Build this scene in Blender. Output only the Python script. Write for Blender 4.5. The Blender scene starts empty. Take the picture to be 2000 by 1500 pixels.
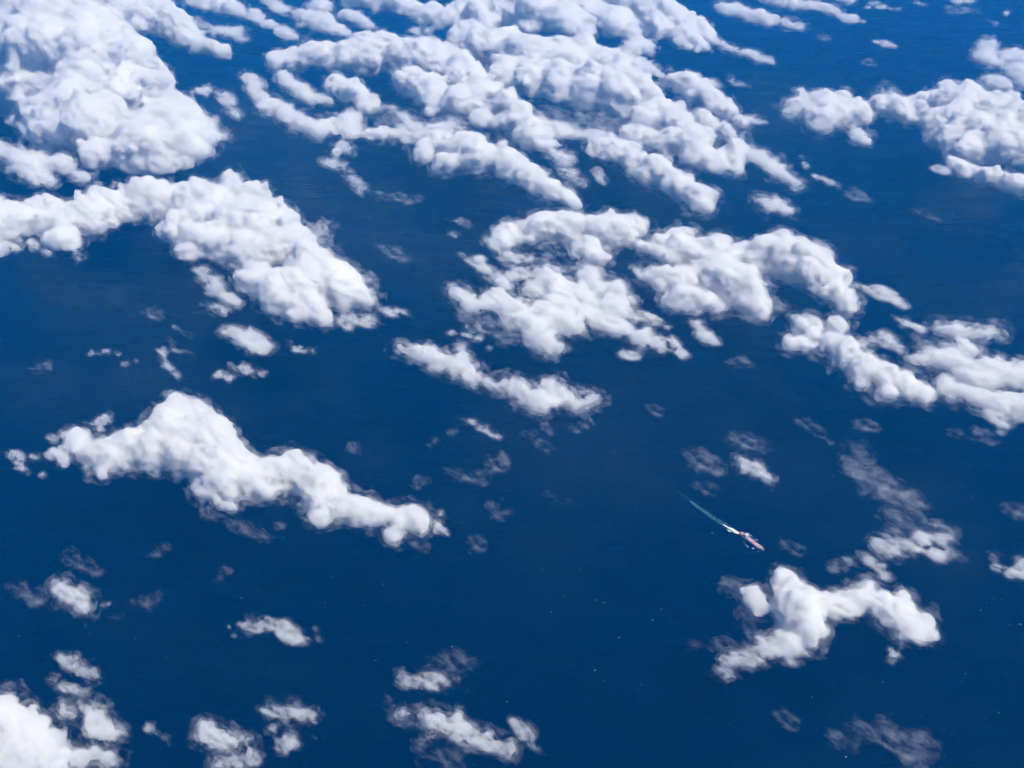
import bpy, bmesh, math, random
import numpy as np
import openvdb                      # ships with Blender: used only to turn scalar fields into meshes
from mathutils import Vector

sc = bpy.context.scene
# ------------------------------------------------------------------ camera: out of an airliner window, looking down
CAM = Vector((0, 0, 4200)); PITCH = 33.0; HFOV = 51.0
cd = bpy.data.cameras.new('camera'); cam = bpy.data.objects.new('camera', cd); sc.collection.objects.link(cam)
cam.location = CAM; cam.rotation_euler = (math.radians(90 - PITCH), 0, 0)
cd.sensor_width = 36; cd.lens = 18 / math.tan(math.radians(HFOV / 2)); cd.clip_start = 1; cd.clip_end = 400000
sc.camera = cam
F = 1000 / math.tan(math.radians(HFOV / 2))
# ------------------------------------------------------------------ sky and sun
SUN_EL, SUN_AZ = 58, 112             # azimuth clockwise from the viewing direction (+Y): high on the right
a, e = math.radians(SUN_AZ), math.radians(SUN_EL)
SUN = Vector((math.sin(a) * math.cos(e), math.cos(a) * math.cos(e), math.sin(e)))
world = bpy.data.worlds.new('World'); sc.world = world; world.use_nodes = True
nt = world.node_tree; bg = nt.nodes['Background']
sky = nt.nodes.new('ShaderNodeTexSky'); sky.sky_type = 'NISHITA'; sky.sun_disc = False
sky.sun_elevation = e; sky.sun_rotation = a; sky.altitude = 7000; sky.dust_density = .4; sky.ozone_density = 1.2
nt.links.new(sky.outputs[0], bg.inputs[0]); bg.inputs[1].default_value = 0.08
sl = bpy.data.lights.new('sun', 'SUN'); sl.energy = 5.0; sl.angle = math.radians(.5); sl.color = (1, .935, .82)
so = bpy.data.objects.new('sun', sl); sc.collection.objects.link(so); so.rotation_euler = SUN.to_track_quat('Z', 'Y').to_euler()
vs = sc.view_settings; vs.view_transform = 'Standard'; vs.look = 'None'; vs.exposure = 0.38; vs.gamma = 1; vs.use_curve_mapping = False
cy = sc.cycles
cy.use_denoising = True; cy.use_adaptive_sampling = True; cy.adaptive_threshold = 0.08; cy.adaptive_min_samples = 12
cy.max_bounces = 14; cy.volume_bounces = 12; cy.diffuse_bounces = 3; cy.transparent_max_bounces = 48

# ------------------------------------------------------------------ helpers
def ray(px, py):
    t = math.radians(PITCH); x = (px - 1000) / F; y = (750 - py) / F
    return Vector((x, math.cos(t) + y * math.sin(t), -math.sin(t) + y * math.cos(t)))
def at(px, py, z):                  # the place at height z seen at a point of the photograph, and its depth
    d = ray(px, py); t = (z - CAM.z) / d.z
    return CAM + d * t, t
def newmat(name):
    m = bpy.data.materials.new(name); m.use_nodes = True; m.node_tree.nodes.clear()
    return m, m.node_tree, m.node_tree.nodes.new('ShaderNodeOutputMaterial')
def node(t, kind, **kw):
    n = t.nodes.new('ShaderNode' + kind)
    for k, v in kw.items():
        if k in n.inputs: n.inputs[k].default_value = v
        else: setattr(n, k, v)
    return n
def link(o, parent=None):
    sc.collection.objects.link(o)
    if parent: o.parent = parent
    return o
def tag(o, label=None, cat=None, group=None, kind=None):
    for k, v in (('label', label), ('category', cat), ('group', group), ('kind', kind)):
        if v: o[k] = v
    return o

# ------------------------------------------------------------------ sea
m, t, o = newmat('sea_water'); SEA = m
co = node(t, 'TexCoord')
n1 = node(t, 'TexNoise', Scale=.0011, Detail=4.0); n2 = node(t, 'TexNoise', Scale=.014, Detail=5.0, Roughness=.65)
for n in (n1, n2): t.links.new(co.outputs['Object'], n.inputs['Vector'])
cr = node(t, 'ValToRGB'); cr.color_ramp.elements[0].position = .3; cr.color_ramp.elements[1].position = .72
cr.color_ramp.elements[0].color = (.0, .0004, .006, 1); cr.color_ramp.elements[1].color = (.0, .0008, .009, 1)
t.links.new(n1.outputs['Fac'], cr.inputs[0])
bp = node(t, 'Bump', Strength=.6, Distance=6.0); t.links.new(n2.outputs['Fac'], bp.inputs['Height'])
n3 = node(t, 'TexNoise', Scale=.0035, Detail=6.0, Roughness=.6); mp = node(t, 'Mapping'); mp.inputs['Rotation'].default_value = (0, 0, math.radians(40)); mp.inputs['Scale'].default_value = (.3, 1, 1)
t.links.new(co.outputs['Object'], mp.inputs[0]); t.links.new(mp.outputs[0], n3.inputs['Vector'])
mr = node(t, 'MapRange'); mr.inputs[1].default_value = .3; mr.inputs[2].default_value = .7; mr.inputs[3].default_value = .12; mr.inputs[4].default_value = .42
t.links.new(n3.outputs['Fac'], mr.inputs[0])
p = node(t, 'BsdfPrincipled', IOR=1.33); p.inputs['Specular Tint'].default_value = (.22, .85, 1, 1); t.links.new(mr.outputs[0], p.inputs['Roughness'])
t.links.new(cr.outputs[0], p.inputs['Base Color']); t.links.new(bp.outputs[0], p.inputs['Normal']); t.links.new(p.outputs[0], o.inputs[0])
bm = bmesh.new(); bmesh.ops.create_circle(bm, cap_ends=True, segments=96, radius=90000)
me = bpy.data.meshes.new('sea'); bm.to_mesh(me); bm.free(); me.materials.append(SEA)
tag(link(bpy.data.objects.new('sea', me)), kind='structure')

# ------------------------------------------------------------------ air
m, t, o = newmat('hazy_air')
p = node(t, 'VolumePrincipled', Density=3.15e-5, Anisotropy=0.0); p.inputs['Color'].default_value = (.004, .34, 1, 1)
t.links.new(p.outputs[0], o.inputs['Volume'])
bm = bmesh.new(); bmesh.ops.create_cube(bm, size=1)
for v in bm.verts: v.co = Vector((v.co.x * 184000, v.co.y * 184000, -2 if v.co.z < 0 else 4230))
me = bpy.data.meshes.new('haze'); bm.to_mesh(me); bm.free(); me.materials.append(m)
tag(link(bpy.data.objects.new('haze', me)), kind='stuff')

# ------------------------------------------------------------------ cloud materials
m, t, o = newmat('cloud_core'); CORE = m
co = node(t, 'TexCoord'); nz = node(t, 'TexNoise', Scale=.03, Detail=4.0, Roughness=.6); t.links.new(co.outputs['Object'], nz.inputs['Vector'])
bp = node(t, 'Bump', Strength=.9, Distance=20.0); t.links.new(nz.outputs['Fac'], bp.inputs['Height'])
df = node(t, 'BsdfDiffuse'); df.inputs[0].default_value = (.97, .97, .97, 1)
t.links.new(bp.outputs[0], df.inputs['Normal']); t.links.new(df.outputs[0], o.inputs[0])
MATS = {}
def droplets(mfp, size, lo_, hi_, skin, wispy, rate):
    """cloud droplets: density broken into billows and shreds by 3-D noise; mfp = mean free path in metres where densest"""
    key = (mfp, size, lo_, hi_, skin, wispy, rate)
    if key in MATS: return MATS[key]
    m, t, o = newmat('cloud_droplets'); MATS[key] = m
    co = node(t, 'TexCoord'); mp = node(t, 'Mapping'); mp.inputs['Scale'].default_value = (.5 if wispy else .62, 1, 1)
    nz = node(t, 'TexNoise', Scale=1 / size, Detail=4.5 if mfp < 60 else 3.5, Roughness=.66, Distortion=.3 if wispy else 0.0)
    t.links.new(co.outputs['Object'], mp.inputs[0]); t.links.new(mp.outputs[0], nz.inputs['Vector'])
    mr = node(t, 'MapRange'); mr.interpolation_type = 'SMOOTHSTEP'
    for k, v in ((1, lo_), (2, hi_), (3, 0), (4, 1 / mfp)): mr.inputs[k].default_value = v
    t.links.new(nz.outputs['Fac'], mr.inputs[0])
    p = node(t, 'VolumePrincipled', Anisotropy=0.0); p.inputs['Color'].default_value = (1, 1, 1, 1)
    t.links.new(mr.outputs[0], p.inputs['Density']); t.links.new(p.outputs[0], o.inputs['Volume'])
    if skin:                         # a barely opaque film of droplets on the outside
        tr = node(t, 'BsdfTransparent'); df = node(t, 'BsdfDiffuse'); df.inputs[0].default_value = (.9, .9, .9, 1)
        mx = node(t, 'MixShader', Fac=skin)
        t.links.new(tr.outputs[0], mx.inputs[1]); t.links.new(df.outputs[0], mx.inputs[2]); t.links.new(mx.outputs[0], o.inputs['Surface'])
    m.cycles.volume_step_rate = rate
    return m
CORE_DEPTH = {'D': 62, 'M': 80}
# kind: voxel (picture points), billow, wisp, flatness, shells from the inside out: (depth, mean free path, noise size, threshold from, to, name, skin, half resolution)
KINDS = {
    'D': (1.58, 1.0, 1.0, .85, ((-3, 10, 40, .29, .60, 'soft_mantle', .012, 0), (-30, 34, 46, .44, .70, 'thin_veil', 0, 1), (-75, 100, 58, .48, .80, 'thin_fringe', 0, 1))),
    'M': (1.4, .9, 1.6, .7, ((6, 16, 40, .37, .62, 'soft_mantle', .01, 0), (-26, 42, 46, .46, .70, 'thin_veil', 0, 1), (-70, 95, 58, .48, .80, 'thin_fringe', 0, 1))),
    'S': (1.5, .5, 1.1, .6, ((.22, 22, 40, .38, .64, 'soft_mantle', .006, 0), (-.35, 58, 44, .44, .72, 'thin_veil', 0, 0), (-1.0, 120, 54, .49, .80, 'thin_fringe', 0, 1))),
    'W': (1.5, .4, 1.1, .5, ((-.2, 150, 40, .45, .70, 'thin_veil', .002, 0), (-1.0, 190, 46, .52, .78, 'thin_fringe', 0, 1))),
}

# ------------------------------------------------------------------ periodic noise blocks, one value per voxel
NX, NY, NZ = 256, 192, 96
rng = np.random.default_rng(7)
def worley(c):
    n = (NX // c, NY // c, NZ // c); pts = rng.random(n + (3,)).astype(np.float32)
    out = np.full((n[0], c, n[1], c, n[2], c), 9, np.float32); u = (np.arange(c, dtype=np.float32) + .5) / c
    for i in (-1, 0, 1):
        for j in (-1, 0, 1):
            for k in (-1, 0, 1):
                q = np.roll(pts, (-i, -j, -k), (0, 1, 2))
                dx = (q[..., 0] + i)[:, None, :, :] - u[None, :, None, None]
                dy = (q[..., 1] + j)[:, :, None, :] - u[None, None, :, None]
                dz = (q[..., 2] + k)[:, :, :, None] - u[None, None, None, :]
                np.minimum(out, (dx**2)[:, :, :, None, :, None] + (dy**2)[:, None, :, :, :, None] + (dz**2)[:, None, :, None, :, :], out)
    return np.sqrt(out.reshape(NX, NY, NZ))
def value(lx, ly, lz):
    g = rng.standard_normal((NX // lx, NY // ly, NZ // lz)).astype(np.float32)
    for ax, (l, n) in enumerate(((lx, NX), (ly, NY), (lz, NZ))):
        i = np.arange(n); f = ((i % l) + .5) / l; f = (f * f * (3 - 2 * f)).astype(np.float32)
        s = [1, 1, 1]; s[ax] = n; f = f.reshape(s)
        g = np.take(g, i // l, ax) * (1 - f) + np.take(g, (i // l + 1) % (n // l), ax) * f
    return g
BIL = [(c, .6 - worley(c)) for c in (32, 16, 8, 4)]
WISP = sum(k * value(*l) for k, l in ((.6, (64, 32, 24)), (.7, (32, 16, 12)), (.65, (16, 8, 6)), (.55, (8, 4, 3)), (.4, (4, 2, 2))))
FINE = sum(k * value(*l) for k, l in ((.6, (16, 16, 16)), (.65, (8, 8, 8)), (.6, (4, 4, 4)), (.35, (2, 2, 2))))
def block(b, sh, off):
    return b[np.ix_(*[(np.arange(n) + o) % N for n, o, N in zip(sh, off, (NX, NY, NZ))])]

WIND = math.radians(-40); CW, SW = math.cos(WIND), math.sin(WIND)     # the streaks run along the wind
def islands(q, nv):                  # connected pieces of a quad mesh: one label for each vertex
    lab = np.arange(nv)
    while True:
        m = lab[q].min(1); new = lab.copy()
        for k in range(4): np.minimum.at(new, q[:, k], m)
        for _ in range(3): new = new[new]
        if (new == lab).all(): return lab
        lab = new
def iso_mesh(f, iso, org, vx, name, material, parent, step=12):
    d = np.clip(iso - f, -3 * vx, 3 * vx)
    d[0] = d[-1] = 3 * vx; d[:, 0] = d[:, -1] = 3 * vx; d[:, :, 0] = d[:, :, -1] = 3 * vx
    if d.min() >= 0: return 0
    g = openvdb.FloatGrid(); g.background = 3 * vx; g.copyFromArray(d)
    p, q = g.convertToQuads(isovalue=0.0)
    if len(q) < 8: return 0
    p = np.asarray(p, np.float32) * vx + org; q = np.asarray(q).astype(np.int64)
    lab = islands(q, len(p))[q[:, 0]]; ids, cnt = np.unique(lab, return_counts=True)
    order = ids[np.argsort(-cnt)]; cnt = np.sort(cnt)[::-1]; total = 0
    for i, n in zip(order[:12], cnt[:12]):
        if n < 40 or n < .012 * cnt[0]: break
        qq = q[lab == i]; used, inv = np.unique(qq, return_inverse=True); qq = inv.reshape(-1).astype(np.int32)
        me = bpy.data.meshes.new(name); me.vertices.add(len(used)); me.loops.add(4 * n); me.polygons.add(n)
        me.vertices.foreach_set('co', p[used].ravel()); me.loops.foreach_set('vertex_index', qq)
        me.polygons.foreach_set('loop_start', np.arange(0, 4 * n, 4, dtype=np.int32)); me.polygons.foreach_set('use_smooth', np.ones(n, bool))
        me.update(calc_edges=True)
        if isinstance(material, tuple):          # march in steps of about two picture points
            c_, s_ = abs(CW), abs(SW); dx, dy, dz = np.ptp(p[used], axis=0)
            rate = step / (.1 * ((dx * c_ + dy * s_) + (dx * s_ + dy * c_) + dz) / 3)
            me.materials.append(droplets(*material, round(1.25 ** round(math.log(rate, 1.25)), 4)))
        else: me.materials.append(material)
        o = link(bpy.data.objects.new(name, me), parent); o.rotation_euler = (0, 0, WIND); total += int(n)
    return total
GROUP = {'D': 'heaped bright clouds', 'M': 'broken mid-sized clouds', 'S': 'small thin clouds', 'W': 'faint cloud wisps'}
SCALE = {'D': .91, 'M': .9, 'S': .92, 'W': 1.1}
TRIS = {}
def cloud(label, kind, text, seed, base=None):
    """text: strokes separated by ';', each stroke puffs 'x y radius [lift]' separated by ','"""
    vox, bil, wisp, flat, shells = KINDS[kind]; rel = kind in 'SW'
    rnd = random.Random(seed); base = base or 620 + rnd.uniform(-40, 40)
    puffs = []
    for st in text.split(';'):
        prev = None
        for pt in st.split(','):
            v = [float(k) for k in pt.split()]; x, y, r = v[:3]; h = v[3] if len(v) > 3 else 0; r *= SCALE[kind]
            if prev:
                X, Y, R, H = prev; n = max(1, int(math.hypot(x - X, y - Y) / (.6 * min(r, R) + 1)))
                for i in range(1, n):
                    u = i / n; q = R + (r - R) * u
                    puffs.append((X + (x - X) * u + rnd.uniform(-.2, .2) * q, Y + (y - Y) * u + rnd.uniform(-.2, .2) * q, q * rnd.uniform(.8, 1.1), H + (h - H) * u))
            puffs.append((x, y, r, h)); prev = (x, y, r, h)
    W = []
    for x, y, r, h in puffs:
        z = base
        for _ in range(3):
            P, tt = at(x, y, z); R = r * tt / F; z = base + .5 * R * flat + h
        W.append((P.x * CW + P.y * SW, -P.x * SW + P.y * CW, P.z, R))
    W = np.array(W, np.float32); vx = at(puffs[0][0], puffs[0][1], base)[1] / (F * .512) * vox
    pad = 40 + 1.1 * float(W[:, 3].max()) if rel else 150; Rm = float(np.median(W[:, 3]))
    lo = (W[:, :3] - W[:, 3:4]).min(0) - pad; hi = (W[:, :3] + W[:, 3:4]).max(0) + pad; lo[2] = max(lo[2], base - 100)
    sh = (np.ceil((hi - lo) / vx).astype(int) + 2) // 2 * 2
    f = np.full(sh, -300, np.float32); ax = [lo[i] + np.arange(sh[i], dtype=np.float32) * vx for i in range(3)]
    for X, Y, Z, R in W:
        rr = R + pad + 40
        sl = tuple(slice(max(0, int((c - rr - lo[k]) / vx)), min(int(sh[k]), int((c + rr - lo[k]) / vx) + 2)) for k, c in enumerate((X, Y, Z)))
        d = np.sqrt(((ax[0][sl[0]] - X)**2)[:, None, None] + ((ax[1][sl[1]] - Y)**2)[None, :, None] + (((ax[2][sl[2]] - Z) / flat)**2)[None, None, :])
        v = f[sl]; b = R - d; k = .22 * R; hh = np.clip(.5 + .5 * (b - v) / k, 0, 1)
        f[sl] = v * (1 - hh) + b * hh + k * hh * (1 - hh)
    off = [rnd.randrange(256) for _ in range(3)]
    nb = sum(min(1, Rm / (c * vx * .55)) * {32: .52, 16: .52, 8: .5, 4: .54}[c] * c * vx * block(B, sh, off) for c, B in BIL) * bil
    fn = block(FINE, sh, off) * vx * (.5 if rel else .9)
    ws = block(WISP, sh, off) * (.55 * Rm if rel else min(20, .2 * Rm)) * wisp
    f = f + nb + fn + ws * (1 if rel else .5)
    f = np.minimum(f, (ax[2] - base)[None, None, :] * 1.3 + 20 + .6 * ws + .4 * nb)
    c = (lo + hi) / 2; ctr = Vector((c[0] * CW - c[1] * SW, c[0] * SW + c[1] * CW, base))
    e = tag(link(bpy.data.objects.new('cloud', None)), label, 'cloud', GROUP[kind]); e.location = ctr
    org = np.array((lo[0] - c[0], lo[1] - c[1], lo[2] - base), np.float32)
    pxm = vx / vox; zoom = max(.8, min(1.3, (pxm / 6.5)**.5)); k = 0
    if kind in CORE_DEPTH: k += iso_mesh(.25 * (f[::2, ::2, ::2] + f[1::2, 1::2, ::2] + f[1::2, ::2, 1::2] + f[::2, 1::2, 1::2]), CORE_DEPTH[kind], org + vx * .5, vx * 2, 'dense_core', CORE, e)
    for i, (depth, mfp, size, t0, t1, name, skin, half) in enumerate(shells):
        g = f if rel else f + ws * (.45 * i)
        if i and not rel: g = g - np.clip((ax[2] - base - 70) * .16, 0, 14 * i)[None, None, :]     # crisp tops, frayed bases
        if half:
            g = .25 * (g[::2, ::2, ::2] + g[1::2, 1::2, ::2] + g[1::2, ::2, 1::2] + g[::2, 1::2, 1::2])
        k += iso_mesh(g, depth * Rm if rel else depth * (min(1, pxm / 7) if depth < -10 else 1), org + (vx * .5 if half else 0), vx * 2 if half else vx, name, (mfp, round(size * zoom), t0, t1, skin, rel), e, 1.6 * pxm)
    TRIS[kind] = TRIS.get(kind, 0) + 2 * k
    if k == 0: print('EMPTY', label)
    return e

CLOUDS = [
('tallest towering white cloud filling the top-left corner, with a blue-grey shaded hollow', 'D', '20 0 95 100,60 50 95 200,130 20 105 260,215 40 78 260;40 125 85 50,140 110 105 260,215 110 75 240;90 165 75 100,165 165 70 200;265 42 22 100;30 70 75 60,110 90 80 120,190 75 75 150,245 100 50 100;90 140 80 80,170 150 75 100,235 165 60 60,270 200 55;150 190 60;240 150 55,290 140 32,285 180 42;120 226 54 40,190 240 60 60,80 248 38 20,140 256 44,60 215 44 20;300 210 45,330 245 48,355 276 46,385 292 24;270 262 48,300 290 38,250 306 20;182 304 26;-10 140 62,20 188 48,55 165 58,10 95 70'),
('bright cloud just behind the tallest tower, tapering to a pointed tail', 'D', '235 0 38,295 15 42,330 45 34,355 68 28,395 88 18,432 104 8'),
('narrow soft grey cloud strip parallel to and beyond the pointed-tail cloud', 'S', '378 38 10,410 52 16,440 62 15,468 74 9'),
('white cloud at the top edge beside the narrow grey strip, trailing to a point', 'M', '395 3 20,450 12 22,490 30 20,520 48 20,548 63 14,575 73 7'),
('forked soft cloud between the trailing top-edge cloud and the long central bank', 'M', '600 35 20,630 42 26,660 58 18,688 70 7;625 15 14;680 30 13,705 40 15,722 50 7'),
('tiny pale cloud scrap at the top edge above the forked soft cloud', 'S', '528 4 11,550 18 10'),
('grey-bottomed cloud at the top edge, leftmost end of the long central bank', 'M', '700 -8 22,750 4 28,800 14 34,835 28 30,870 38 26,882 42 18'),
('small ragged grey cloud hanging under the leftmost end of the long bank', 'S', '812 62 11,845 78 14,832 62 8'),
('bright ridge of the long central bank crossing the top edge', 'D', '900 30 28,940 45 32,980 20 45,1030 28 45,1080 35 40,1120 48 32,1150 64 20'),
('longest bright ridge of the central bank, grey along its lower side', 'D', '915 70 30,950 95 38,990 85 36,1035 110 48,1090 125 50,1150 112 38,1185 122 40,1225 155 36,1262 182 22;990 140 26,1050 155 36,1120 170 34,1190 185 38,1225 205 18'),
('rounded cloud beyond the longest ridge, with a grey tail at its lower end', 'M', '1105 5 32,1160 20 36,1200 38 34,1235 66 30,1262 84 20,1235 92 18'),
('wedge-shaped cloud at the top edge with a flat grey underside', 'D', '1180 -10 30,1235 10 34,1290 28 36,1335 45 32,1368 65 20,1390 76 8;1290 58 22,1345 75 20,1372 86 10'),
('low knobbly cloud strip tucked behind the longest bright ridge', 'M', '1215 100 12,1245 122 18,1272 140 18,1290 150 10'),
('stepped cloud of rounded knobs descending toward the open sea', 'D', '1318 155 16,1345 160 20,1370 185 24,1398 200 22,1425 222 17,1450 244 10;1368 226 14,1400 245 20,1430 262 17,1450 270 9'),
('peaked white cloud with a small horn, below the stepped knobs', 'D', '1258 225 24,1290 212 20,1320 240 32,1350 268 32;1328 208 11 40;1235 260 18,1275 268 24,1330 282 26,1372 302 20;1400 320 16,1432 305 22,1445 328 9'),
('long slanting white cloud bar with a blunt lower end, under the peaked cloud', 'D', '1170 285 20,1210 300 24,1245 320 24,1290 342 24,1330 362 22,1368 388 18,1386 404 8;1212 286 12,1240 292 9;1300 322 10'),
('short slanting cloud beside the stepped knobs over open sea', 'M', '1458 290 11,1480 310 14,1505 326 16,1530 342 15,1552 354 8'),
('thin grey scraps trailing off the short slanting cloud', 'S', '1565 308 7,1574 325 7;1590 345 7,1612 352 11,1640 364 7'),
('broad bright arched cloud, upper middle, with a grey tail on one side', 'D', '545 122 12,592 116 22,640 110 30,690 112 38,740 105 44,800 116 44,850 125 44,900 145 40,940 162 22;742 78 20 60;815 95 12;875 100 16;655 162 16,700 186 18,722 206 12;800 160 30,845 185 30,855 208 16'),
('grey-white shoulder continuing the broad arched cloud downhill', 'D', '900 198 34,950 186 36,985 203 34,1012 228 32,1032 262 28,1058 284 16;945 230 24,990 248 20'),
('soft grey cloud drifting off the shoulder of the arched cloud', 'S', '1058 245 20,1095 252 26,1130 266 16,1155 272 9'),
('long grey tongue trailing below the drifting soft cloud', 'S', '1075 300 12,1095 318 18,1112 338 15,1130 356 7'),
('small hooked cloud enclosed between the arched cloud and the long arm', 'M', '552 150 12,570 166 18,590 182 15,618 191 11,640 196 6'),
('long cloud arm curving down beneath the arched cloud', 'M', '484 156 13,500 180 17,528 208 20,560 226 21,592 240 18,630 254 24,672 248 30,690 262 26,730 264 22,762 258 18,790 268 14;682 230 18;672 285 16,655 298 9'),
('thin torn cloud bridge linking the arched cloud and the pointed bar', 'S', '755 208 14,790 224 13,812 250 10;800 272 12,840 258 18,880 245 20'),
('torn ragged wisp hanging down from the curving cloud arm', 'S', '625 312 9,658 324 16,690 346 12,712 370 8'),
('thick white cloud bar ending in a sharp point, centre top', 'D', '825 300 14,862 280 24,900 292 32,940 308 36,985 318 30,1030 344 26,1070 368 21,1104 384 15,1130 402 6;935 272 10;975 286 11;870 322 18'),
('small separate grey cloud between the bar point and the soft tongue', 'S', '1168 262 11,1182 268 13,1192 280 9;1165 335 8,1172 350 9'),
('small thin cloud scraps trailing below the torn ragged wisp', 'W', '738 382 8,775 382 10,795 398 9;815 388 8'),
('very large heaped cloud on the left with a tall rounded right shoulder', 'D', '-40 436 38,30 428 36,100 430 40,175 424 44,235 400 42,300 398 42,370 398 42,430 400 46,490 402 46,525 428 52,560 475 54,600 515 50,640 550 44,688 578 26,718 590 10;450 344 13 60,452 362 18;622 452 17 50;500 540 38,540 565 40,590 590 32,632 614 17;350 440 36,400 470 36,450 480 40,500 490 44;400 430 44,450 440 48 30,505 452 46 30;365 504 11,415 490 13;130 470 24,150 492 10'),
('grey torn cloud tail hanging under the very large heaped cloud', 'S', '395 532 18,418 556 20,445 582 14,462 595 8;415 600 9,438 606 12'),
('ragged grey cloud fragment on the left edge under the heaped cloud', 'S', '-5 490 18,12 482 13,40 480 8;60 472 8,95 494 8'),
('soft cloud on the left edge between the tower and the heaped cloud', 'M', '-5 285 15,28 308 17,58 330 24,85 346 20,102 354 10;68 312 13,110 316 14,142 332 11,168 348 8'),
('small upright cloud detached from the right foot of the tower', 'M', '398 232 9,404 248 15,414 268 13,402 262 12;438 266 7'),
('small shaded cloud with a frayed right side, near the start of the curving arm', 'S', '440 184 12,450 204 15,458 226 12'),
('thin pale strip cloud between the tower and the arched cloud', 'S', '370 178 8,392 178 11,410 171 6'),
('squarish white cloud, left neighbour of the large right-edge cloud', 'D', '1546 210 20,1572 216 34,1610 216 40,1648 222 38,1680 226 18;1570 186 13;1648 190 14;1600 240 22;1668 264 7,1684 272 5'),
('large domed white cloud cut by the right edge, grey underneath', 'D', '1702 208 14,1735 200 24,1765 216 32,1800 214 34,1840 212 44,1890 212 52,1940 230 50,1985 248 48,2040 262 44;1845 176 14 40;1890 182 12;1965 192 12;1840 238 34,1880 250 40,1935 258 44;1858 272 32,1890 294 38,1935 285 48,1995 290 48;1875 334 15,1920 344 20,1965 356 15,2005 366 12'),
('tiny cloud chip beside the foot of the large domed cloud', 'S', '1830 328 6,1842 336 8'),
('cloud cut by the right edge above the large domed cloud, with a hooked arm', 'M', '1928 88 9,1925 118 17,1955 124 13,1985 108 20,1990 140 22,2000 160 16;1935 155 7,1962 164 13'),
('flat-bottomed cloud at the top edge, left of the thin row over open sea', 'M', '1405 14 9,1445 24 17,1490 38 20,1530 46 13,1562 52 6'),
('low white cloud touching the top edge with a tail pointing over open sea', 'M', '1495 -2 12,1550 6 16,1598 12 13,1632 22 5;1640 0 5,1665 2 5'),
('little cloud pair below the flat-bottomed top-edge cloud', 'M', '1412 84 7,1432 98 9,1465 105 13,1485 118 10,1505 120 5'),
('small white cloud sliver below the low top-edge cloud', 'S', '1643 33 6,1665 38 9,1686 44 5'),
('small triple cloud at the top edge over open sea', 'S', '1702 4 6,1725 12 9,1738 18 6;1694 13 5;1755 18 6'),
('pair of cloud puffs at the top edge near the right corner', 'S', '1785 4 9,1814 12 6;1868 3 9,1900 2 5'),
('faint flat streak under the top-right pair of puffs', 'W', '1856 20 7,1878 20 8,1905 22 7'),
('small oval cloud near the right edge, above the hooked arm', 'S', '1930 38 6,1944 47 9;1968 27 6'),
('small lens-shaped cloud alone in the open sea, upper right', 'S', '1711 82 6,1727 86 9,1746 90 5'),
('tiny cloud speck alone below the lens-shaped cloud', 'W', '1692 120 7,1704 127 6'),
('tiny pale cloud speck below the flat-bottomed cloud tail', 'W', '1608 72 7,1616 75 5'),
('small cloud beside the topmost of the stepped knobs', 'S', '1422 152 8,1440 162 11,1458 172 7'),
('small grey puff to the right of the stepped knobs', 'S', '1468 226 8,1480 238 12,1494 240 8'),
('grey puffs tucked behind the topmost stepped knob', 'S', '1305 132 9,1318 140 7;1362 150 9,1388 160 12,1406 170 7'),
('small knobbly cloud alone above the largest central cloud', 'M', '1486 392 10,1502 402 17,1520 404 11,1545 412 6'),
('oblong bright cloud with a rounded right end, in the centre', 'D', '978 468 13,1010 455 24,1050 446 30,1100 444 32,1150 450 33,1200 448 33,1225 444 22;1140 485 24,1165 500 14'),
('thin feathery cloud left of the oblong bright cloud', 'S', '885 430 10,915 442 14,945 452 8;876 458 7,892 462 6'),
('small two-lobed grey cloud below the feathery cloud', 'S', '902 497 6,915 508 7,936 510 16,946 526 12'),
('largest central cloud, dense and bright toward its rounded right end', 'D', '1258 482 12,1292 476 18,1318 464 18,1345 462 16;1310 500 28,1345 495 34,1390 505 40;1405 472 16;1448 492 28,1490 498 40,1530 504 46,1568 515 46,1598 535 44,1630 568 28,1658 592 12;1520 472 14;1570 488 12;1605 504 18;1395 535 46,1440 555 46,1470 585 30,1490 606 12;1250 540 16,1290 552 24,1345 545 30;1320 588 24,1360 588 30,1388 594 18'),
('broken soft grey-white cloud field below the oblong cloud', 'M', '1040 562 22,1090 562 34,1135 578 28;1150 545 20,1162 562 34,1200 572 34,1190 605 36,1228 584 18;1170 628 28,1210 640 25,1248 656 19,1272 668 11;1080 618 30,1122 636 28,1060 600 24;1085 592 26,1135 608 28,1150 590 22'),
('soft grey lower-left wing of the broken cloud field', 'M', '895 572 20,928 598 22,968 580 26,1000 604 32,1036 640 33,1068 664 22,1092 682 9;985 560 20;930 640 10'),
('thin grey sheet between the oblong cloud and the broken field', 'S', '955 548 18,1000 535 22,1045 530 20,1100 528 18,1150 522 16;1000 500 12,1060 505 10'),
('small hooked cloud at the lower end of the broken field', 'S', '1285 686 11,1290 662 12,1312 662 12,1326 680 10,1336 694 5'),
('small oval cloud under the tip of the broken field', 'S', '1218 688 10,1236 694 10'),
('torn wisps below the middle of the largest central cloud', 'S', '1355 630 9,1372 652 13,1395 668 10;1228 608 10,1262 622 11,1300 638 8'),
('narrow knobbly cloud strip in the middle, thin at its left end', 'M', '782 680 7,804 686 9,832 692 18,866 708 19,900 716 21,932 738 16,955 748 9,978 750 9;896 682 11,905 698 14'),
('white U-shaped cloud at the right end of the knobbly strip', 'M', '1008 752 12,1030 772 18,1062 784 23,1096 772 18,1132 786 14,1152 778 9;1070 752 17'),
('slim cloud spike dangling under the U-shaped cloud', 'S', '1148 800 7,1152 816 6,1164 832 4'),
('grey scraps above the narrow knobbly strip', 'S', '885 650 8,910 654 11,935 664 8;958 682 6'),
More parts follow.
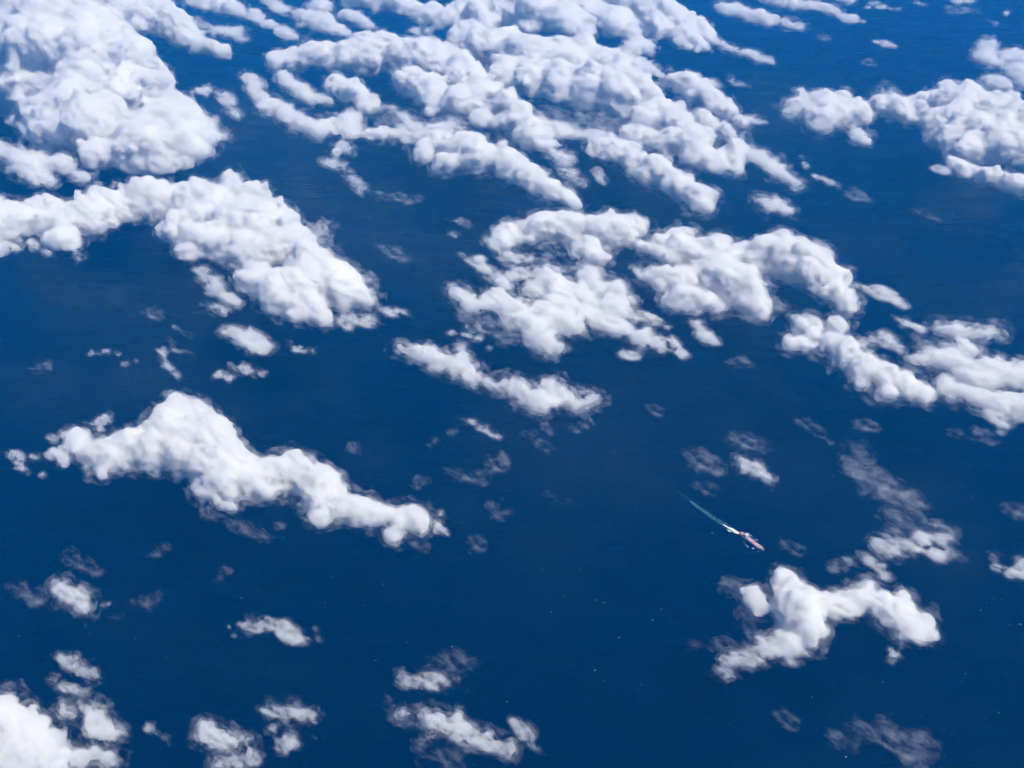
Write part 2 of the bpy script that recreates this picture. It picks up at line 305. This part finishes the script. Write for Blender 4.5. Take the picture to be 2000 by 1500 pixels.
('slanting bright cloud on the right with two knobs at its upper end', 'D', '1542 672 9,1572 674 10;1566 636 12,1592 640 14,1592 662 14,1622 672 22,1652 692 26,1692 722 27,1732 738 25,1770 756 18,1806 774 8;1632 636 16;1682 746 8;1735 768 13'),
('thin grey cloud behind the slanting bright cloud', 'S', '1685 668 14,1718 660 17,1755 682 16,1780 672 8'),
('small slim cloud above the thin grey cloud', 'S', '1744 614 7,1765 628 12,1790 642 7'),
('small ring-shaped cloud off the right tip of the largest central cloud', 'S', '1672 556 7,1698 564 10,1728 576 16,1746 586 10,1768 600 6'),
('spreading grey-white cloud on the right edge, ragged above', 'M', '1835 642 8,1875 646 15,1912 652 15,1938 648 12;1880 668 12,1895 690 16;1790 702 16,1848 692 22,1888 722 32,1940 732 36,1995 732 34;1850 755 18,1915 776 22,1960 790 26,2005 788 28'),
('frayed wisps under the spreading right-edge cloud', 'S', '1938 815 12,1958 830 13,1962 845 8;1990 812 12'),
('small flat cloud alone on the left, third row of scraps', 'S', '176 684 6,190 690 9,210 684 12,230 694 7;244 710 6,264 705 6'),
('small bent cloud, uppermost bright one of the left scraps', 'S', '328 662 9,342 682 11,370 688 11'),
('small leaning cloud below the bent one', 'S', '318 686 8,325 714 13,346 734 8'),
('thin curved sliver above the bent cloud', 'S', '340 638 7,362 650 8,378 664 6'),
('rounded small cloud right of the bent cloud', 'S', '448 648 11,475 660 17,505 674 16'),
('small slanting cloud below the rounded small cloud', 'S', '450 710 7,480 720 12,510 733 11;434 732 9,452 740 6'),
('small dipping cloud right of the rounded small cloud', 'S', '562 668 8,580 684 11,612 684 9'),
('faint curl of mist above the left scraps', 'W', '290 610 10,305 616 9'),
('faint lacy patch near the left edge, middle height', 'W', '60 722 9,86 716 13,104 724 8'),
('thin cloud under the tip of the very large heaped cloud', 'S', '680 622 11,706 628 15,732 630 9'),
('thin tapering cloud off the tip of the very large heaped cloud', 'S', '742 606 9,770 611 15,802 615 7'),
('long humped white cloud with a drooping right tail, lower left', 'D', '150 846 13,162 878 17,205 884 32,250 880 42,300 872 52,345 852 64,390 866 68,430 902 56,480 930 44,540 932 38,590 934 38,625 948 38,652 984 28,692 1000 20,730 1010 19,772 1012 17,806 1010 13,822 1016 8;350 802 26,382 818 28;400 940 26,450 958 22;425 984 10,448 992 9;196 928 9;770 1044 9;630 1014 14'),
('thin grey curl above the left end of the humped cloud', 'S', '178 828 10,200 820 13,194 842 9'),
('ragged grey patch at the left tip of the humped cloud', 'S', '98 852 8,118 854 7;102 888 10,122 882 10,128 906 8'),
('small ragged cloud near the left edge beside the humped cloud', 'S', '24 890 11,38 910 16,54 926 9;70 895 8;82 926 9'),
('small upright cloud just off the drooping tail', 'S', '858 1000 8,855 1024 13,866 1042 8'),
('faint streamers beneath the humped cloud', 'W', '448 1020 9,490 1032 8,525 1050 9;545 1026 9;800 1060 8,828 1066 7'),
('small slanting cloud alone in the centre, below the knobbly strip', 'S', '898 818 7,925 826 11,950 842 11,968 852 5'),
('thin two-part wisp below the small slanting central cloud', 'W', '888 922 10,908 932 11,942 932 11'),
('faint lacy mist right of the thin two-part wisp', 'W', '960 915 11,985 905 11'),
('two tiny cloud dots right of the drooping tail', 'W', '818 944 10;983 1002 10;968 982 8'),
('faint slanting smear below the tiny cloud dots', 'W', '924 1056 9,940 1068 9'),
('faint scraps in open water above the drooping tail', 'W', '690 872 11,702 876 7;836 868 9,848 862 8;880 845 10'),
('faint double smear under the U-shaped cloud', 'W', '1028 848 8,1048 864 11,1068 878 8;1062 832 9,1076 842 8'),
('faint ring of mist near the slim cloud spike', 'W', '1122 838 9,1140 836 8'),
('faint short streak in open water, centre right', 'W', '1272 796 6,1286 808 6'),
('faint arc of mist in open water left of the ship wake', 'W', '1062 962 7,1086 972 7,1112 979 7'),
('small bright oval cloud above the ship', 'M', '1444 898 9,1464 910 16,1486 922 17,1506 936 8'),
('faint lacy cloud just above the bright oval cloud', 'W', '1430 858 10,1458 866 14,1482 872 11'),
('faint mottled cloud left of the bright oval cloud', 'W', '1344 890 9,1370 902 14,1398 918 11'),
('faint smear between the mottled cloud and the ship wake', 'W', '1362 948 8,1396 962 9'),
('tall translucent wisp leaning over a pale double cloud, right', 'W', '1679 872 9,1686 898 17,1680 920 16,1706 944 22,1740 964 22,1772 986 24,1748 1008 20,1790 1012 16'),
('pale double cloud at the foot of the tall translucent wisp', 'S', '1720 1060 24,1762 1060 22,1742 1038 14;1798 1050 20,1840 1050 24,1872 1078 12;1832 1082 10'),
('small pale cloud below left of the pale double cloud', 'S', '1636 1095 12,1678 1094 15,1710 1110 13,1726 1126 7'),
('pale cloud cut by the right edge, below the translucent wisp', 'S', '1938 1086 8,1945 1110 13,1980 1116 18,2014 1110 18'),
('faint puff on the right edge above the pale cut cloud', 'W', '1974 990 11,1998 1000 13'),
('faint flat puff in open water above the translucent wisp', 'W', '1684 830 10,1704 832 9'),
('faint broken streak left of the translucent wisp tip', 'W', '1563 824 6,1586 838 8,1606 850 8,1622 864 7'),
('faint pair of dots under the spreading right-edge cloud', 'W', '1866 846 10,1876 854 8;1916 848 10,1924 862 9'),
('bright bridge-shaped cloud with a swooping tail, lower right', 'D', '1470 1160 13,1484 1184 12;1530 1132 17,1540 1165 27,1560 1192 42,1576 1222 32,1552 1250 20;1602 1188 25,1642 1186 25,1690 1166 27,1730 1190 29,1760 1200 29,1790 1216 24,1784 1238 15,1816 1238 7;1690 1146 13;1762 1172 13'),
('small dim tuft hanging under the right end of the bridge-shaped cloud', 'S', '1744 1246 10,1742 1264 12,1746 1280 15,1748 1296 9,1764 1250 11'),
('swooping thin tail of the bridge-shaped cloud', 'S', '1545 1258 22,1510 1270 20,1470 1281 19,1430 1288 18,1416 1302 15,1420 1314 9'),
('faint shreds beside the swooping tail', 'W', '1358 1258 9,1390 1262 11,1424 1258 11;1455 1195 14,1462 1225 11;1425 1145 12'),
('small plump cloud near the left edge, lower left', 'M', '116 1146 12,135 1164 19,160 1176 19,166 1192 11'),
('tiny puff right of the plump cloud', 'S', '196 1184 6,207 1181 8'),
('thin torn scraps right of the tiny puff', 'W', '226 1204 10,244 1200 9;258 1178 8,288 1188 9;276 1166 7,304 1164 8'),
('faint lace left of the plump cloud', 'W', '30 1144 11,68 1168 13,85 1160 9'),
('faint streak above the plump cloud', 'W', '130 1080 7,162 1100 11,195 1118 8'),
('tiny faint tuft in open water below the humped cloud', 'W', '304 1079 10,318 1071 9'),
('tiny faint tuft farther down the open water', 'W', '428 1126 10,442 1119 9'),
('ragged grey ring cloud above the bottom-left corner', 'S', '118 1290 12,144 1304 16,172 1316 15,188 1338 10;108 1326 13,128 1344 15,158 1356 11'),
('dense white cloud filling the bottom-left corner', 'D', '-30 1400 55,0 1372 24,15 1420 42,40 1445 44,75 1475 42,20 1490 52,110 1500 35'),
('knobbly cloud leaning against the corner cloud', 'M', '76 1408 11,96 1424 13,112 1458 28,150 1480 28,184 1470 19;166 1386 11,180 1402 18,192 1426 23,216 1442 12;212 1482 17;120 1392 8,144 1402 9'),
('small grey crooked cloud right of the corner clouds', 'S', '290 1420 11,302 1436 10,328 1450 12;278 1452 7'),
('bottom-edge cloud with a rounded top, left of the small bottom pair', 'M', '398 1426 16,425 1440 22,455 1450 17,482 1446 11,490 1470 9;432 1492 12,468 1492 10'),
('upper of the small bottom pair of frayed clouds', 'S', '528 1382 15,560 1390 20,596 1398 15,612 1410 7;536 1420 9'),
('lower of the small bottom pair of frayed clouds', 'S', '545 1462 12,570 1450 16,600 1448 10;610 1442 9;502 1484 14'),
('ragged flat cloud above the brightest bottom-edge cloud', 'S', '778 1322 8,800 1330 14,840 1330 17,872 1336 14,892 1330 11,906 1346 5'),
('thin streak just above the ragged flat cloud', 'W', '860 1294 11,886 1298 10,914 1298 10'),
('brightest bottom-edge cloud, slanting, in the middle', 'M', '790 1392 8,820 1400 14,850 1410 22,890 1424 23,922 1440 24,960 1456 17,992 1462 13;832 1444 9,848 1438 10;890 1402 12'),
('thin wisp curling off the upper end of the brightest bottom cloud', 'W', '762 1368 9,774 1394 10,792 1408 10'),
('faint mist below the brightest bottom cloud', 'W', '860 1482 13,885 1488 13'),
('small slanting cloud right of the brightest bottom cloud', 'S', '1004 1418 9,1025 1430 12,1044 1456 12,1062 1476 9'),
('narrow white cloud alone, lower left centre', 'S', '484 1220 11,510 1226 14,546 1228 15,580 1238 13,602 1246 8;612 1228 9,622 1242 8'),
('tiny leaning puff left of the narrow white cloud', 'S', '448 1224 6,460 1242 7'),
('translucent cloud patches at the bottom edge, far right', 'W', '1640 1442 11,1664 1446 12;1690 1428 14,1735 1430 15,1762 1452 17;1800 1448 15,1818 1462 11;1780 1486 16'),
('faint slanting wisp left of the bottom-right patches', 'W', '1522 1400 9,1548 1416 12'),
('faint short streak in the open sea left of the right-edge spreading cloud', 'W', '1795 410 8,1826 428 9'),
('faint torn scrap in the gap below the largest central cloud', 'W', '1420 714 9,1446 700 10,1466 712 8'),
('faint smudge just ahead of the ship bow', 'W', '1538 1064 9,1562 1080 10'),
('faint smear in open sea between the heaped cloud and the feathery cloud', 'W', '752 486 11,784 506 11'),
('faint puff in open sea below the short slanting cloud', 'W', '1662 378 10,1688 390 9'),
('thin grey veil in the gap under the longest bright ridge', 'W', '1055 222 14,1110 228 18,1165 236 17,1205 250 12'),
('thin veil filling the gap between the curving arm and the thick pointed bar', 'W', '770 232 14,820 240 17,865 232 14,905 238 11'),
('thin frayed veil trailing under the wing of the broken cloud field', 'W', '905 622 12,950 640 13,985 662 12'),
('thin frayed veil trailing under the right half of the largest central cloud', 'W', '1420 612 13,1470 622 12,1530 600 12'),
('thin veil between the slanting bright cloud and the spreading right-edge cloud', 'W', '1795 660 12,1822 688 14,1835 722 13'),
]
for i, (label, kind, text) in enumerate(CLOUDS): cloud(label, kind, text, 100 + i)
print('TRIS', TRIS, sum(TRIS.values()))
# ------------------------------------------------------------------ ship
def paint(name, col, rough=.5, grime=0.0):
    m, t, o = newmat(name); p = node(t, 'BsdfPrincipled', Roughness=rough)
    co = node(t, 'TexCoord'); nz = node(t, 'TexNoise', Scale=.25, Detail=5.0); t.links.new(co.outputs['Object'], nz.inputs['Vector'])
    cr = node(t, 'ValToRGB'); cr.color_ramp.elements[0].position = .35; cr.color_ramp.elements[1].position = .7
    cr.color_ramp.elements[0].color = tuple(c * (1 - grime) for c in col) + (1,); cr.color_ramp.elements[1].color = tuple(col) + (1,)
    t.links.new(nz.outputs['Fac'], cr.inputs[0]); t.links.new(cr.outputs[0], p.inputs['Base Color']); t.links.new(p.outputs[0], o.inputs[0])
    return m
P_HULL = paint('hull_paint', (.74, .60, .66), .45, .25); P_DECK = paint('deck_paint', (.52, .26, .26), .7, .35)
P_WHITE = paint('white_paint', (.82, .80, .76), .4, .12); P_HATCH = paint('hatch_paint', (.68, .46, .48), .6, .25)
P_DARK = paint('dark_glass', (.02, .025, .03), .2); P_GREY = paint('grey_paint', (.55, .53, .55), .5, .2); P_ORANGE = paint('lifeboat_paint', (.75, .22, .05), .4, .1)
P0, _ = at(1446, 1041, 4); P1, _ = at(1493, 1077, 4)
LEN = (P1 - P0).length; HEAD = math.atan2(P1.y - P0.y, P1.x - P0.x); BEAM = LEN * .14
ship = tag(link(bpy.data.objects.new('cargo_ship', None)), 'lone red-decked cargo ship with white bridge house, trailing a foamy wake', 'ship')
ship.location = ((P0.x + P1.x) / 2, (P0.y + P1.y) / 2, 0); ship.rotation_euler = (0, 0, HEAD)
def part(name, bm, mat, parent, bevel=0):
    if bevel: bmesh.ops.bevel(bm, geom=bm.edges[:], offset=bevel, segments=1, affect='EDGES')
    bmesh.ops.recalc_face_normals(bm, faces=bm.faces)
    me = bpy.data.meshes.new(name); bm.to_mesh(me); bm.free(); me.materials.append(mat)
    return link(bpy.data.objects.new(name, me), parent)
def box(x0, x1, y0, y1, z0, z1, taper=0.0, bm=None):
    bm = bm or bmesh.new()
    v = [bm.verts.new((x + (taper if z and x == x0 else -taper if z and x == x1 else 0), y * (1 - (.04 if taper and z else 0)), z1 if z else z0)) for z in (0, 1) for x, y in ((x0, y0), (x1, y0), (x1, y1), (x0, y1))]
    for f in ((3, 2, 1, 0), (4, 5, 6, 7), (0, 1, 5, 4), (1, 2, 6, 5), (2, 3, 7, 6), (3, 0, 4, 7)): bm.faces.new([v[i] for i in f])
    return bm
def tube(p, q, r, n=8, r2=None, bm=None):
    bm = bm or bmesh.new(); p, q = Vector(p), Vector(q); z = (q - p).normalized(); x = z.orthogonal().normalized(); y = z.cross(x); rings = []
    for c, rr in ((p, r), (q, r if r2 is None else r2)):
        rings.append([bm.verts.new(c + (x * math.cos(a) + y * math.sin(a)) * rr) for a in (2 * math.pi * i / n for i in range(n))])
    for i in range(n): bm.faces.new((rings[0][i], rings[0][(i + 1) % n], rings[1][(i + 1) % n], rings[1][i]))
    bm.faces.new(rings[0][::-1]); bm.faces.new(rings[1]); return bm
def half(u):            # half breadth of the deck along the hull, 0 stern .. 1 bow
    if u < .12: return .5 * BEAM * (.80 + .20 * math.sin(u / .12 * math.pi / 2))
    return .5 * BEAM * (1 if u < .72 else max(.015, (1 - ((u - .72) / .28)**2.1)))
def sheer(u): return 9 + (4.2 * min(1, (u - .87) / .03) if u > .87 else 0) + (2.4 if u < .15 else 0)
N = 44; US = sorted(set([i / N for i in range(N + 1)] + [.149, .151, .869, .905, .97, .985, .995]))
bm = bmesh.new(); rows = []
for u in US:
    x = (u - .5) * LEN; b = half(u); w = b * (.97 if u < .8 else .97 - .55 * (u - .8) / .2); zt = sheer(u); xr = x - (0 if u < .9 else (u - .9) * 60)
    rows.append([bm.verts.new(c) for c in ((xr, 0, -4), (xr, w * .9, -3), ((x + xr) / 2, w, 1), (x, b, zt), (x, b, zt + 1.3), (x, b - .35 if b > .8 else b * .5, zt + 1.3), (x, b - .35 if b > .8 else b * .5, zt - .4),
        (x, -(b - .35 if b > .8 else b * .5), zt - .4), (x, -(b - .35 if b > .8 else b * .5), zt + 1.3), (x, -b, zt + 1.3), (x, -b, zt), ((x + xr) / 2, -w, 1), (xr, -w * .9, -3))])
for r, s_ in zip(rows, rows[1:]):
    for k in list(range(6)) + list(range(7, 13)): bm.faces.new((r[k], s_[k], s_[(k + 1) % 13], r[(k + 1) % 13]))
bm.faces.new(rows[0][:6] + rows[0][6:]); part('hull', bm, P_HULL, ship)
bm = bmesh.new(); rows = []
for u in US:
    x = (u - .5) * LEN; b = max(.1, half(u) - .4); rows.append([bm.verts.new((x, -b, sheer(u))), bm.verts.new((x, b, sheer(u)))])
for r, s_ in zip(rows, rows[1:]): bm.faces.new((r[0], s_[0], s_[1], r[1]))
part('deck', bm, P_DECK, ship)
X = lambda u: (u - .5) * LEN
hb = BEAM * .36
for u0, u1 in ((.345, .435), (.45, .54), (.575, .665), (.68, .77), (.785, .85)):
    k = hb * (1 if u1 < .8 else .8)
    part('hatch_coaming', box(X(u0) - .5, X(u1) + .5, -k - .5, k + .5, 8.8, 10.6), P_GREY, ship)
    n = 4
    for i in range(n):
        a0 = X(u0) + (X(u1) - X(u0)) * i / n
        part('hatch_cover', box(a0 + .12, a0 + (X(u1) - X(u0)) / n - .12, -k, k, 10.62, 11.5, .25), P_HATCH, ship)
w = BEAM * .40
house = part('bridge_house', box(X(.20), X(.285), -w, w, 8.9, 20, .0), P_WHITE, ship, .3)
part('upper_house', box(X(.21), X(.283), -w * .8, w * .8, 20.02, 27, .0), P_WHITE, ship, .3)
bridge = part('wheelhouse', box(X(.238), X(.29), -BEAM * .5, BEAM * .5, 27.02, 30.4, .3), P_WHITE, ship, .2)
part('window_band', box(X(.2905) - .25, X(.2905) + .02, -BEAM * .46, BEAM * .46, 28.4, 29.7), P_DARK, bridge)
part('monkey_island', box(X(.245), X(.283), -w * .5, w * .5, 30.42, 32.4), P_WHITE, ship, .2)
for z in (12, 15.5, 18.4):
    for s_ in (-1, 1): part('window_band', box(X(.21), X(.275), s_ * w - .04, s_ * w + .04, z, z + 1), P_DARK, house)
part('radar_mast', tube((X(.262), 0, 32.3), (X(.262), 0, 44), .7, 8, .3), P_WHITE, ship)
part('radar_scanner', box(X(.262) - .5, X(.262) + .5, -3, 3, 41, 41.7), P_WHITE, ship)
fun = part('funnel', tube((X(.19), 0, 20), (X(.186), 0, 34), 3.6, 14, 3.0), P_HATCH, ship)
part('funnel_top', tube((X(.186), 0, 34.02), (X(.1855), 0, 35.6), 3.1, 14, 3.0), P_DARK, fun)
part('engine_casing', box(X(.165), X(.199), -w * .6, w * .6, 11.2, 20), P_WHITE, ship, .3)
for s_ in (-1, 1):
    lb = part('lifeboat', tube((X(.215), s_ * (w + 1.9), 17), (X(.255), s_ * (w + 1.9), 17), 1.5, 8), P_ORANGE, ship)
    for u in (.222, .248): part('davit', tube((X(u), s_ * (w + .1), 15), (X(u), s_ * (w + 2.2), 19.6), .25, 6), P_WHITE, ship)
for u, rot in ((.315, 25), (.5575, -20), (.7775, 15)):
    ped = part('crane_pedestal', tube((X(u), 0, 8.9), (X(u), 0, 22), 1.7, 12), P_GREY, ship)
    part('crane_cab', box(X(u) - 2, X(u) + 2, -2, 2, 22.02, 26), P_WHITE, ship, .3)
    r = math.radians(rot); part('crane_jib', tube((X(u) + 2, 0, 24), (X(u) + 2 + 24 * math.cos(r), 24 * math.sin(r), 27.5), .9, 6, .5), P_GREY, ship)
part('fore_mast', tube((X(.925), 0, 13), (X(.925), 0, 27), .6, 8, .3), P_WHITE, ship)
for s_ in (-1, 1):
    part('windlass', box(X(.94), X(.955), s_ * 2.6 - 1.3, s_ * 2.6 + 1.3, 13.2, 15.2), P_GREY, ship, .2)
    part('bollard', tube((X(.05), s_ * 6, 11.4), (X(.05), s_ * 6, 13), .5, 8), P_GREY, ship)
part('aft_winch', box(X(.07), X(.095), -2.4, 2.4, 11.4, 13.8), P_GREY, ship, .2)
part('deckhouse', box(X(.885), X(.905), -4, 4, 13.2, 16), P_HULL, ship, .2)

# ------------------------------------------------------------------ foam on the water
def foam_mat(name, col, alpha, scale, lo_, hi_):
    m, t, o = newmat(name); co = node(t, 'TexCoord'); nz = node(t, 'TexNoise', Scale=scale, Detail=5.0, Roughness=.65)
    t.links.new(co.outputs['Object'], nz.inputs['Vector'])
    mr = node(t, 'MapRange'); mr.inputs[1].default_value = lo_; mr.inputs[2].default_value = hi_; mr.inputs[3].default_value = alpha[0]; mr.inputs[4].default_value = alpha[1]
    t.links.new(nz.outputs['Fac'], mr.inputs[0])
    d = node(t, 'BsdfDiffuse'); d.inputs[0].default_value = col + (1,); tr = node(t, 'BsdfTransparent'); mx = node(t, 'MixShader')
    t.links.new(mr.outputs[0], mx.inputs[0]); t.links.new(tr.outputs[0], mx.inputs[1]); t.links.new(d.outputs[0], mx.inputs[2]); t.links.new(mx.outputs[0], o.inputs[0])
    return m
def strip(name, pts, mat, z, seed, n=60):
    """a ragged low ribbon on the water along picture points (x, y, half width in metres)"""
    rnd = random.Random(seed); P = [(at(x, y, 0)[0], w_) for x, y, w_ in pts]; bm = bmesh.new(); rows = []
    for i in range(n + 1):
        u = i / n * (len(P) - 1); k = min(int(u), len(P) - 2); f = u - k
        c = P[k][0].lerp(P[k + 1][0], f); w_ = P[k][1] * (1 - f) + P[k + 1][1] * f; d = (P[k + 1][0] - P[k][0]).normalized(); s_ = Vector((-d.y, d.x, 0))
        a1, b1 = w_ * rnd.uniform(.7, 1.25), w_ * rnd.uniform(.7, 1.25)
        rows.append([bm.verts.new(v) for v in ((c + s_ * a1) + Vector((0, 0, .05)), c + s_ * a1 * .4 + Vector((0, 0, z)), c - s_ * b1 * .4 + Vector((0, 0, z)), (c - s_ * b1) + Vector((0, 0, .05)))])
    for r, q in zip(rows, rows[1:]):
        for k in range(3): bm.faces.new((r[k], q[k], q[k + 1], r[k + 1]))
    bmesh.ops.recalc_face_normals(bm, faces=bm.faces)
    me = bpy.data.meshes.new(name); bm.to_mesh(me); bm.free(); me.materials.append(mat)
    return link(bpy.data.objects.new(name, me))
WF = foam_mat('wake_foam', (.78, .80, .70), (.35, 1), .11, .34, .52); TQ = foam_mat('churned_water', (.16, .44, .48), (.0, .30), .05, .32, .62); TQ2 = foam_mat('fading_wake', (.08, .24, .30), (0, .25), .04, .38, .66)
wake = tag(link(bpy.data.objects.new('ship_wake', None)), 'turquoise and white wake streaming behind the cargo ship', 'wake')
for o_ in (strip('fading_tail', ((1318, 955, 3), (1332, 966, 7), (1352, 982, 10)), TQ2, .25, 1), strip('turquoise_trail', ((1348, 978, 9), (1362, 990, 13), (1377, 999, 13), (1396, 1013, 15), (1410, 1022, 17), (1424, 1031, 19), (1436, 1039, 14)), TQ, .3, 2),
           strip('white_foam', ((1412, 1024, 2), (1421, 1029.5, 5), (1428, 1033, 11), (1436, 1038, 12), (1444, 1042.5, 9)), WF, .6, 3), strip('side_foam', ((1420, 1034.5, 1.5), (1424, 1037, 4), (1428, 1039, 2)), WF, .55, 4)):
    o_.parent = wake
CAPS = [(1466, 1046, 9), (1478, 1054.5, 8), (1472, 1051, 4), (1453, 1059, 5), (1458, 1064.5, 8), (1460.5, 1068, 7), (1470.5, 1071, 10), (1480, 1077, 4)]
CAPS += [(x, y, r) for r, tx in ((4.6, '1245 900,1243 994,1188 1020,1134 1113,1059 1112,1342 1017,1391 1041,1164 1172,1179 1177,1077 1196,1102 1164,1274 1211,1292 1190,1209 1245,1357 1176,1162 1309,796 1256,883 1263,635 1177,749 1141,990 1370,471 1167,37 1241,1724 1332,1586 1362,1993 1219,1916 1192,1652 1478,1627 930,1898 970,793 788,251 513'),
    (3.2, '1192 1072,1250 1070,1326 1301,1253 1338,733 1290,677 1150,713 1181,889 1378,943 1383,646 1348,175 1241,265 1247,182 1287,325 1285,1878 1332,1886 1316,1971 1220,1927 1178,1939 1169,1957 1170,1843 1426,1952 1392,763 828,727 950,654 669,540 703,980 403,1746 525,1032 686,1120 1300,1180 1330,1310 1328,1460 1367')) for x, y in (map(float, q.split()) for q in tx.split(','))]
rnd = random.Random(5)
for _ in range(420): CAPS.append((rnd.uniform(0, 2000), 1500 * rnd.random()**.75, rnd.uniform(.9, 2.0)))
bm = bmesh.new()
for x, y, r in CAPS:
    c = at(x, y, 0)[0]; an = rnd.uniform(-.5, .5); k = rnd.uniform(.4, .75); top = bm.verts.new((c.x, c.y, .7)); ring = []
    for i in range(9):
        a_ = 2 * math.pi * i / 9; rr = r * rnd.uniform(.55, 1.1); px, py = rr * math.cos(a_), rr * k * math.sin(a_)
        ring.append(bm.verts.new((c.x + px * math.cos(an) - py * math.sin(an), c.y + px * math.sin(an) + py * math.cos(an), .05)))
    for i in range(9): bm.faces.new((ring[i], ring[(i + 1) % 9], top))
me = bpy.data.meshes.new('whitecap_foam'); bm.to_mesh(me); bm.free(); me.materials.append(paint('sea_foam', (.45, .52, .56), .8, .2))
tag(link(bpy.data.objects.new('whitecap_foam', me)), 'white flecks of breaking wave foam scattered over the dark sea', 'foam', kind='stuff')
